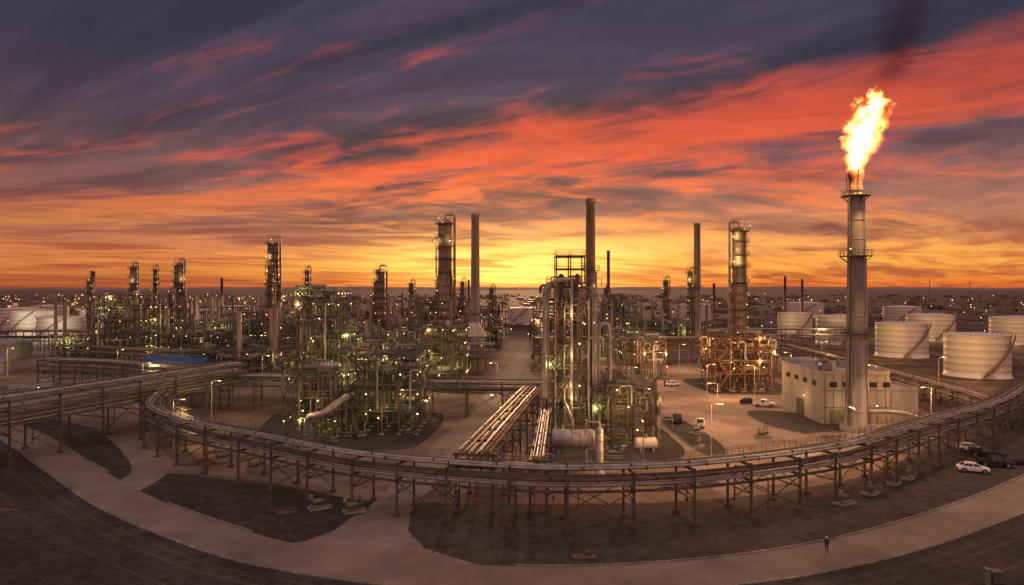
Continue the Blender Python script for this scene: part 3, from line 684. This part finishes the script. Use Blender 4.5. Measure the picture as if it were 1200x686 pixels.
def shed(name,x,y,w,d,h,k,rz=0):
    mb=MB(); mb.box((0,0,h/2),(w,d,h),'wall')
    mb.add([(-w/2-.4,-d/2-.4,h),(w/2+.4,-d/2-.4,h),(w/2+.4,d/2+.4,h),(-w/2-.4,d/2+.4,h),(-w/2-.4,0,h+d*.14),(w/2+.4,0,h+d*.14)],[(0,1,5,4),(2,3,4,5),(0,4,3),(1,2,5)],k)
    for i in range(int(w/4)): mb.box((-w/2+2+i*4,-d/2-.03,h*.6),(1.6,.1,1.2),'glass')
    mb.box((w*.2,-d/2-.05,1.5),(2.6,.12,3),'steel'); mb.lamp((w*.2,-d/2-.4,3.6),.14,'LW')
    return mb.obj(name,(x,y,0),rz)
shed('blue_roof_shed',-108,222,20,12,6,'blue'); shed('workshop_shed',-220,290,22,14,6,'galv'); shed('workshop_shed',-185,240,14,8,4,'galv',.2)
shed('workshop_shed',20,262,14,9,5,'galv'); shed('workshop_shed',100,240,10,8,4.5,'conc',.1); shed('workshop_shed',-240,240,18,8,4,'galv',.1); shed('workshop_shed',100,300,12,8,4,'galv')
shed('workshop_shed',-128,182,9,6,3.5,'galv',.5); shed('substation_building',-26,270,12,9,6,'green')
# ------------------------------------------------------------ distant plant
base=[]
for s,(w,d,lv) in enumerate([(18,12,[5,9,13]),(14,14,[5,10,15,19]),(24,12,[4,8,12]),(12,10,[6,11,16,21,25]),(28,14,[5,9]),(16,12,[5,9,14])]):
    rg=random.Random(100+s); mb=MB(); unit(mb,-w/2,-d/2,w/2,d/2,lv,rg,bay=4.5,lamps=.8,vessels=.9,pipes=.8)
    for p in range(3): 
        x=rg.uniform(-w/2,w/2); hh=rg.uniform(14,26); mb.lathe((x,rg.uniform(-d/2,d/2),0),[(.7,0),(.7,hh),(.4,hh+.4),(.01,hh+.6)],rg.choice(['brown','steel','brown']),12)
    base.append((mb.mesh('process_unit'),w,d))
rg=random.Random(77); cnt=0
for row,y in enumerate([228,262,298,340,385,430,480]):
    x=-y*.78
    while x<y*.72:
        me,w,d=rg.choice(base); x+=w/2+rg.uniform(2,7)
        rx=(y-165)*.1-7 if y<250 else (y-250)*.07+1
        bad=abs(x-rx)<w/2+6
        if y<250 and not(-100<x<-34): bad=True
        if y<290 and x<-135: bad=True
        if x>52 and y<320 : bad=True
        if x>110: bad=True
        if x<-205: bad=True
        if abs(x+14)<14 and 240<y<270: bad=True
        if 20<x and y==228: bad=True
        if y>=430: bad=bad or rg.random()<.45
        if not bad and rg.random()<.86:
            o=inst('process_unit',me,(x,y+rg.uniform(-4,4),0),rg.choice([0,math.pi])); cnt+=1
            if y<400 and rg.random()<.7:
                plight((x+rg.uniform(-w/3,w/3),o.location.y-d/2-2.5,rg.uniform(4,10)),rg.choice([GRN,GRN,WARM]),1900,o)
        x+=w/2
mb=MB(); rg=random.Random(9)
for _ in range(330):
    y=rg.uniform(520,2600); x=rg.uniform(-.85,.85)*y
    w=rg.uniform(6,24); h=rg.uniform(3,7)
    mb.box((x,y,h/2),(w,rg.uniform(6,20),h),rg.choice(['conc','brown','steel','brown']),rg.uniform(0,.3))
mb.obj('distant_town')
mb=MB()
for _ in range(300):
    y=300*math.exp(rg.random()*2.0); x=rg.uniform(-.85,.85)*y
    if y<400 and abs(x)<110: continue
    mb.lamp((x,y,rg.uniform(3,9)),y*.0004*rg.uniform(.5,1.4),rg.choice(['LW','LW','LO','LC','LG','LO']))
mb.obj('distant_town_lights')
mb=MB()
for x,h in((520,20),(570,16),(640,24),(430,12)):
    y=850; mb.beam((x,y,0),(x,y,h+20),.5,'steel')
mb.obj('radio_mast')
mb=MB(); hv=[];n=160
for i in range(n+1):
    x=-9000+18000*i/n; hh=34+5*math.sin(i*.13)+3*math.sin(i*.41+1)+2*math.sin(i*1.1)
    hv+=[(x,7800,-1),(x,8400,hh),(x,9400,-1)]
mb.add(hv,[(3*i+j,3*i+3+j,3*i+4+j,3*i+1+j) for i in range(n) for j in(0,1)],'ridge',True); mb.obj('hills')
mb=MB(); rg=random.Random(44)
for _ in range(2600):
    y=rg.uniform(520,2200); x=rg.uniform(-.9,.9)*y; s=rg.uniform(1.2,3.4)
    for k in range(3):
        c=Vector((x+rg.uniform(-s,s),y+rg.uniform(-s,s),rg.uniform(.3,s))); 
        t=[tuple(c+Vector((rg.uniform(-s,s),rg.uniform(-s,s),rg.uniform(-.5,s*.8)))) for _ in range(4)]
        mb.add(t,[(0,1,2),(0,2,3),(0,1,3),(1,2,3)],'earth')
mb.obj('scrub')
# ------------------------------------------------------------ street lamps
mb=MB(); mb.lathe((0,0,0),[(.22,0),(.22,.3),(.11,.35),(.06,9)],'galv',10)
mb.tube(rnd([(0,0,8.8),(0,0,9.4),(1.6,0,9.6)],.6),.05,'galv',6); mb.box((1.8,0,9.58),(.8,.28,.14),'steel'); mb.box((1.8,0,9.49),(.6,.22,.05),'LW')
LM=mb.mesh('street_lamp')
for x,y,rz in((35,120,0),(44,146,3.1),(52,182,0),(30,175,0),(64,180,3.1),(86,140,3.1),(96,180,3.1),(45,215,0),(88,215,3.1),(-4,185,3.1),(-2,130,3.1),(9,300,3.1),(-62,125,0),(-66,150,0),(20,104,1.5),(-75,205,0),(-130,225,0),(118,260,0),(125,200,0),(40,255,0),(-170,230,0),(60,245,0),(58,115,1.6),(-100,185,0)):
    o=inst('street_lamp',LM,(x,y,0),rz)
    plight((x+1.8*math.cos(rz),y+1.8*math.sin(rz),9.2),SOD if x>15 else WARM,3800 if x>15 else 1600,o)
# ------------------------------------------------------------ vehicles
def wheel(mb,x,y,r=.34,w=.22):
    s=1 if y>0 else -1
    mb.tube([(x,y-w/2,r),(x,y-w/2+.03,r),(x,y+w/2-.03,r),(x,y+w/2,r)],r,'rubber',18)
    mb.tube([(x,y+s*(w/2+.001),r),(x,y+s*(w/2+.02),r)],r*.6,'galv',14)
def loft(mb,secs,k,smooth=False):
    n=len(secs[0][1]); vs=[(x,y,z) for x,s in secs for y,z in s]
    fs=[(i*n+j,i*n+(j+1)%n,(i+1)*n+(j+1)%n,(i+1)*n+j) for i in range(len(secs)-1) for j in range(n)]
    fs+= [tuple(range(n))[::-1],tuple((len(secs)-1)*n+j for j in range(n))]
    mb.add(vs,fs,k,smooth)
def vehicle(kind,paint):
    mb=MB()
    def sec(x,w,z0,z1,c=.12): return (x,[(-w+c,z0),(w-c,z0),(w,z0+c),(w,z1-c),(w-c*1.3,z1),(-w+c*1.3,z1),(-w,z1-c),(-w,z0+c)])
    if kind=='car':
        loft(mb,[sec(-2.25,.72,.42,.78),sec(-2.1,.84,.3,.95),sec(-1.9,.88,.28,1.0),sec(-1.0,.9,.26,1.0),sec(.9,.9,.26,.98),sec(1.6,.87,.26,.9),sec(2.1,.8,.3,.78),sec(2.28,.66,.4,.66)],paint,False)
        cab=[(-1.85,.7,.99,.62,1.0),(-1.25,.76,.97,.6,1.42),(-.2,.78,.97,.62,1.47),(.35,.78,.97,.6,1.42),(1.15,.74,.95,.66,.97)]
        wx=(-1.42,1.38); r=.33
    elif kind=='pickup':
        loft(mb,[sec(-2.65,.85,.5,1.02),sec(-2.55,.92,.45,1.08),sec(-.75,.94,.42,1.1)],paint)
        loft(mb,[sec(-.75,.94,.42,1.12),sec(1.2,.94,.42,1.12),sec(2.2,.9,.42,1.02),sec(2.6,.82,.5,.92),sec(2.68,.75,.55,.85)],paint)
        mb.box((-1.68,0,1.06),(1.6,1.5,.12),'rubber')
        for e in(-1,1): mb.box((-1.65,e*.87,1.2),(1.75,.1,.18),paint)
        mb.box((-2.55,0,1.2),(.1,1.7,.18),paint)
        cab=[(-.85,.84,1.1,.78,1.12),(-.68,.84,1.1,.72,1.72),(.1,.84,1.1,.72,1.78),(.55,.84,1.1,.7,1.72),(1.25,.82,1.1,.74,1.1)]
        wx=(-1.65,1.65); r=.4
    loft(mb,[(x,[(-w,z0),(w,z0),(wt,max(zt,z0+.01)),(-wt,max(zt,z0+.01))]) for x,w,z0,wt,zt in cab],'glass')
    a=cab[1:4]; loft(mb,[(x,[(-wt-.02,zt-.04),(wt+.02,zt-.04),(wt-.06,zt+.05),(-wt+.06,zt+.05)]) for x,w,z0,wt,zt in a],paint)
    for e in(-1,1):
        for i in(1,3):
            x,w,z0,wt,zt=cab[i]; j=i-1 if i==1 else i+1; X,W,Z0,WT,ZT=cab[j]
            mb.beam((x,e*(wt+.01),zt),(X,e*(W+.01),Z0),.09,paint)
        x,w,z0,wt,zt=cab[2]; mb.beam((x,e*(wt+.02),zt),(x,e*(w+.03),z0),.1,paint)
        for X in wx:
            mb.tube([(X,e*.80,r),(X,e*.915,r)],r*1.2,'rubber',18)
            wheel(mb,X,e*.86,r)
        mb.box((cab[4][0]-.25,e*1.0,cab[4][2]+.08),(.12,.2,.14),paint)
        mb.box((2.22 if kind=='car' else 2.62,e*.58,.7 if kind=='car' else .85),(.1,.3,.14),'alu')
        mb.box((-2.22 if kind=='car' else -2.64,e*.66,.82),(.08,.22,.16),'red')
    mb.box((2.2 if kind=='car' else 2.62,0,.5),(.2,1.4,.16),'rubber'); mb.box((-2.2 if kind=='car' else -2.65,0,.5),(.16,1.4,.14),'rubber')
    return mb.mesh('parked_car' if kind=='car' else 'pickup_truck')
CW=vehicle('car','carw');CD=vehicle('car','card');PW=vehicle('pickup','carw');PD=vehicle('pickup','card')
for n,me,x,y,a in(('parked_car',CW,75,111,-.35),('pickup_truck',PD,81,114.5,-.3),('parked_car',CD,85.5,116,-.3),('pickup_truck',PD,84,121,-.5),('parked_car',CW,84,125,-.4),
    ('pickup_truck',PW,40.5,147,1.3),('pickup_truck',PD,36.8,152,1.4),('pickup_truck',PW,63.5,172,-.2),('parked_car',CD,61,176,-.1),('parked_car',CW,49,208,.5),
    ('parked_car',CW,-128,172,.4),('pickup_truck',PW,-2,190,1.5),('parked_car',CD,34,162,1.2)):
    inst(n,me,(x,y,.03),a)
mb=MB()
mb.box((0,0,.2),(3,1.6,.3),'conc'); mb.tube([(-1,0,1),(.3,0,1)],.4,'green',14); mb.tube([(.3,0,1),(1.1,0,1)],.25,'steel',12)
mb.tube(rnd([(.9,0,1),(.9,0,2.0),(.9,1.2,2.0),(.9,1.2,.4)],.4),.09,'steel'); mb.beam((-1.3,-.6,.3),(-1.3,-.6,1.8),.08,'steel'); mb.box((-1.3,-.6,1.9),(.5,.25,.6),'galv')
for e in(-.7,.7): mb.beam((-1.5,e,.4),(1.5,e,.4),.12,'steel')
SK=mb.mesh('pump_skid')
for x,y,a in((-26,92.5,.5),(-21,91,.4),(52,99,.6),(58,104,.7),(46,94.5,.4),(62,107,.8),(30,104,0),(24,103,0),(-42,112,.6),(-50,118,.7),(35,128,1),(38,140,.4),(50,136,.2),(66,131,.5),(76,130,.8),(18,120,0),(-10,105,0)): inst('pump_skid',SK,(x,y,0.02),a)
mb=MB(); mb.tube([(-2,0,1.5),(-1.8,0,1.5)],.7,'white',16,r2=1.0); mb.tube([(-1.8,0,1.5),(1.8,0,1.5)],1.0,'white',18); mb.tube([(1.8,0,1.5),(2,0,1.5)],1.0,'white',16,r2=.7)
for e in(-1.2,1.2): mb.box((e,0,.35),(.4,1.8,.7),'conc')
mb.lathe((0,0,2.4),[(.35,0),(.35,.4),(.01,.42)],'galv',12); mb.beam((0,1.2,0),(0,1.2,3),.08,'steel'); TK=mb.mesh('small_tank')
for x,y,a in((24.5,125,.1),(36,170,1.2),(-100,205,.2),(-96,209,.2),(-215,270,.1)): inst('small_tank',TK,(x,y,0.02),a)
mb=MB(); rg=random.Random(3)
for _ in range(900):
    x=rg.uniform(-90,90); y=rg.uniform(66,112)
    if min((Vector((x,y,0))-c).length for c in road[::2])<4.3: continue
    s=rg.uniform(.04,.16); mb.lathe((x,y,0),[(s,0),(s*.9,s*.5),(s*.3,s*.8),(.01,s*.8)],rg.choice(['dark','dark','steel','earth']),5,False)
mb.obj('loose_stones')
mb=MB(); mb.box((0,0,.05),(2.6,1.3,.12),'earth'); mb.box((.6,.2,.3),(.6,.5,.4),'steel'); SL=mb.mesh('manhole_slab')
for x,y,a in((-30,91,.4),(-68,92,.2),(8,76,.1)): inst('manhole_slab',SL,(x,y,.01),a)
mb=MB()
for i,zz in enumerate((1.2,1.2,1.2)):
    mb.tube(rnd([(50+i*.7,66+i*.3,zz),(58+i*.7,73,zz),(64,76+i*.7,zz)],1),.2,'galv',8)
for x,y in((52,68),(56,71.5),(60,74.5)): mb.beam((x-.8,y,0),(x-.8,y,1.8),.15,'steel'); mb.beam((x+1.8,y,0),(x+1.8,y,1.8),.15,'steel'); mb.beam((x-.8,y,.95),(x+1.8,y,.95),.15,'steel')
mb.tube([(48,69,0),(48,69,1.6)],.35,'green',12); mb.box((49.2,69.5,.6),(1.2,1,1.2),'steel')
mb.obj('valve_station')
# ------------------------------------------------------------ people
def person(x,y,a,coat,seed=0,stride=.22):
    P={'pel':(0,0,.95),'spi':(0,0,1.2),'che':(0.02,0,1.42),'nek':(0.03,0,1.53),
       'ls':(0,.19,1.42),'le':(-.10,.25,1.14),'lh':(.04,.24,.88),'rs':(0,-.19,1.42),'re':(-.02,-.25,1.14),'rh':(.16,-.23,.92),
       'lhp':(0,.1,.9),'lk':(stride*.6,.11,.5),'la':(stride,.11,.09),'lt':(stride+.2,.12,.04),
       'rhp':(0,-.1,.9),'rk':(-stride*.2,-.11,.5),'ra':(-stride,-.11,.1),'rt':(-stride+.19,-.12,.04)}
    Rr={'pel':.15,'spi':.14,'che':.16,'nek':.065,'ls':.08,'le':.055,'lh':.04,'rs':.08,'re':.055,'rh':.04,'lhp':.1,'lk':.07,'la':.05,'lt':.04,'rhp':.1,'rk':.07,'ra':.05,'rt':.04}
    E=[('pel','spi'),('spi','che'),('che','nek'),('che','ls'),('ls','le'),('le','lh'),('che','rs'),('rs','re'),('re','rh'),('pel','lhp'),('lhp','lk'),('lk','la'),('la','lt'),('pel','rhp'),('rhp','rk'),('rk','ra'),('ra','rt')]
    ks=list(P); me=bpy.data.meshes.new('body'); me.from_pydata([P[k] for k in ks],[(ks.index(p),ks.index(q)) for p,q in E],[])
    root=bpy.data.objects.new('worker',None); sc.collection.objects.link(root); root.location=(x,y,.03); root.rotation_euler=(0,0,a)
    o=inst('body',me,parent=root)
    md=o.modifiers.new('skin','SKIN')
    for k,sv in zip(ks,me.skin_vertices[0].data): sv.radius=(Rr[k],Rr[k]); sv.use_root=(k=='pel')
    s=o.modifiers.new('sub','SUBSURF'); s.levels=1; s.render_levels=2
    me.materials.append(MATS[MI[coat]])
    mb=MB(); mb.lathe((.04,0,1.52),[(.05,0),(.06,.06),(.08,.1),(.095,.17),(.09,.23),(.06,.27),(.01,.285)],'skin',14)
    mb.box((.135,0,1.665),(.03,.02,.04),'skin')
    for e in(-.035,.035): mb.box((.126,e,1.69),(.012,.018,.01),'rubber')
    mb.box((.122,0,1.615),(.01,.045,.008),'red')
    mb.lathe((.04,0,1.70),[(.13,0),(.115,.01),(.11,.07),(.07,.12),(.01,.135)],'white',16)
    for kk in('lh','rh'):
        hx,hy,hz=P[kk]
        for f in range(4): mb.tube([(hx-.02+f*.018,hy,hz-.03),(hx-.02+f*.018,hy,hz-.09-(.015 if f in(1,2) else 0)),(hx-.01+f*.018,hy*.96,hz-.12)],.009,'skin',6)
        mb.tube([(hx+.04,hy,hz-.01),(hx+.06,hy,hz-.07)],.011,'skin',6)
    mb.obj('head_and_hands',parent=root)
person(35.6,77.2,1.2,'dark',1); person(31,104,2.4,'blue',2)
# ------------------------------------------------------------ sky
w=bpy.data.worlds.new('World'); sc.world=w; w.use_nodes=True; nt=w.node_tree; nt.nodes.clear(); B=NB(nt)
tc=nt.nodes.new('ShaderNodeTexCoord'); x,y,z=B.sep(tc.outputs['Generated'])
zc=B.m('MAXIMUM',z,0.0)
es=B.m('MULTIPLY',zc,2.0)
den=B.m('ADD',zc,0.05)
k=B.m('ADD',.15,B.m('MULTIPLY',B.mr(zc,0,.2),.6))
cr=B.m('DIVIDE',B.m('MAXIMUM',B.m('ADD',B.m('MULTIPLY',x,k),y),.15),den)
al=B.m('DIVIDE',B.m('SUBTRACT',B.m('MULTIPLY',y,.57),B.m('MULTIPLY',x,.82)),den)
lc=B.m('LOGARITHM',cr,math.e)
v0=B.comb(B.m('MULTIPLY',al,.3),B.m('MULTIPLY',lc,1.6),1.7)
warp=B.sep(B.noise(v0,1.3,3,.55,0,True))
wx_=B.m('SUBTRACT',warp[0],.5); wy_=B.m('SUBTRACT',warp[1],.5)
v1b=B.comb(B.m('ADD',B.m('MULTIPLY',al,.26),B.m('MULTIPLY',wx_,.9)),B.m('ADD',B.m('MULTIPLY',lc,2.4),B.m('MULTIPLY',wy_,1.8)),4.3)
n1=B.noise(v1b,1.5,6,.55,.3)
v2=B.comb(B.m('ADD',B.m('MULTIPLY',al,.6),B.m('MULTIPLY',wx_,1.6)),B.m('ADD',B.m('MULTIPLY',lc,7.0),B.m('MULTIPLY',wy_,3.0)),9.1)
n2=B.noise(v2,1.25,6,.58,.3)
v4=B.comb(B.m('ADD',B.m('MULTIPLY',al,1.9),B.m('MULTIPLY',wx_,2)),B.m('ADD',B.m('MULTIPLY',lc,7),B.m('MULTIPLY',wy_,2)),2.2)
n4=B.noise(v4,1.3,5,.58,.5)
v3=B.comb(B.m('MULTIPLY',al,.42),B.m('ADD',B.m('MULTIPLY',lc,3.2),wy_),17)
n3=B.noise(v3,1.1,5,.55,.4)
bias=B.sep(B.ramp(B.m('DIVIDE',lc,3.4),[(0,.05),(.14,.14),(.24,.44),(.32,.28),(.42,.84),(.50,.44),(.57,.42),(.66,.64),(.8,.62),(1,.5)],'EASE'))[0]
sig=B.m('ADD',B.m('ADD',B.m('MULTIPLY',n1,1.05),B.m('MULTIPLY',n2,.78)),B.m('ADD',B.m('MULTIPLY',n4,.42),B.m('MULTIPLY',bias,.60)))
lit=B.mr(sig,1.30,1.66)
def c(a,b_,d): return lin((a,b_,d))
litc=B.ramp(es,[(0,c(236,110,45)),(.06,c(255,176,74)),(.14,c(255,168,88)),(.22,c(255,134,72)),(.34,c(238,94,54)),(.5,c(204,78,56)),(.66,c(148,68,66)),(.82,c(96,66,80)),(1,c(82,66,90))])
basec=B.ramp(es,[(0,c(226,102,46)),(.05,c(248,150,66)),(.12,c(234,148,94)),(.2,c(188,124,100)),(.3,c(146,100,96)),(.42,c(104,78,90)),(.6,c(74,64,84)),(.8,c(60,59,82)),(1,c(66,66,88))])
darkc=B.ramp(es,[(0,c(156,68,44)),(.06,c(198,98,60)),(.14,c(146,82,70)),(.24,c(102,72,76)),(.4,c(70,57,70)),(.6,c(54,50,66)),(.8,c(48,49,67)),(1,c(56,60,82))])
m1=B.mix(B.mr(n3,.36,.62),darkc,basec); m2=B.mix(B.m('MULTIPLY',lit,.94),m1,litc)
sh=B.mr(B.m('ADD',B.m('MULTIPLY',n4,.6),B.m('MULTIPLY',n2,.4)),.34,.64,.82,1.12)
shv=B.comb(sh,sh,sh); m2=B.mix(1.0,m2,shv,'MULTIPLY')
hl=B.m('SQRT',B.m('ADD',B.m('MULTIPLY',x,x),B.m('MULTIPLY',y,y))); hl=B.m('MAXIMUM',hl,.001)
ax=B.m('SUBTRACT',B.m('DIVIDE',x,hl),.06)
sideL=B.mr(ax,-.15,-.72); sideR=B.mr(ax,.2,.85)
side=B.m('ADD',sideL,B.m('MULTIPLY',sideR,.5))
sidec=B.ramp(es,[(0,c(120,62,52)),(.08,c(172,84,60)),(.18,c(134,72,64)),(.35,c(84,60,70)),(.6,c(54,51,68)),(1,c(54,56,78))])
m3=B.mix(B.m('MULTIPLY',side,.6),m2,sidec)
sx=B.m('SUBTRACT',B.m('DIVIDE',x,hl),.014); g=B.m('ADD',B.m('MULTIPLY',B.m('MULTIPLY',sx,sx),32.0),B.m('MULTIPLY',B.m('MULTIPLY',B.m('SUBTRACT',zc,.028),B.m('SUBTRACT',zc,.028)),560.0))
glow=B.m('POWER',2.718,B.m('MULTIPLY',g,-1.0))
glow=B.m('MULTIPLY',glow,B.m('ADD',.4,B.m('MULTIPLY',B.mr(n2,.35,.6),1.1)))
gc=nt.nodes.new('ShaderNodeVectorMath'); gc.operation='SCALE'; gc.inputs[0].default_value=(1.0,.55,.12); nt.links.new(glow,gc.inputs['Scale'])
m4=B.mix(1.0,m3,gc.outputs[0],'ADD')
back_fill=B.mix(B.mr(z,.0,.6),c(226,158,130),c(206,170,164))  # sky behind camera and overhead, made brighter as added fill light
bf=B.m('MAXIMUM',B.mr(y,.25,-.25),B.mr(z,.5,.85))
m5=B.mix(bf,m4,back_fill)
m6=B.mix(B.mr(z,-.002,-.05),m5,(.05,.035,.03,1))
sk=nt.nodes.new('ShaderNodeTexSky'); sk.sky_type='NISHITA'; sk.sun_disc=False; sk.sun_elevation=math.radians(4); sk.sun_rotation=math.radians(1)
b1=nt.nodes.new('ShaderNodeBackground'); nt.links.new(m6,b1.inputs[0]); b1.inputs[1].default_value=1.0
b2=nt.nodes.new('ShaderNodeBackground'); nt.links.new(sk.outputs[0],b2.inputs[0]); b2.inputs[1].default_value=0.003
ad=nt.nodes.new('ShaderNodeAddShader'); nt.links.new(b1.outputs[0],ad.inputs[0]); nt.links.new(b2.outputs[0],ad.inputs[1])
ow=nt.nodes.new('ShaderNodeOutputWorld'); nt.links.new(ad.outputs[0],ow.inputs[0])
sl=bpy.data.lights.new('sun','SUN'); sl.energy=2.4; sl.angle=math.radians(5); sl.color=(1,.5,.24)
so=bpy.data.objects.new('sun',sl); sc.collection.objects.link(so)
so.rotation_euler=Vector((0.02,1,math.tan(math.radians(4)))).to_track_quat('Z','Y').to_euler()
# ------------------------------------------------------------ camera
cd=bpy.data.cameras.new('camera'); cam=bpy.data.objects.new('camera',cd); sc.collection.objects.link(cam)
cam.location=(0,0,30); cam.rotation_euler=(math.pi/2,0,0); cd.sensor_width=36; cd.lens=24; cd.shift_y=-.005; cd.clip_end=30000; cd.clip_start=.5
sc.camera=cam
sc.view_settings.view_transform='Standard'; sc.view_settings.look='None'; sc.view_settings.exposure=0
print('faces',sum(len(o.data.polygons) for o in sc.objects if o.type=='MESH'),'units',cnt)
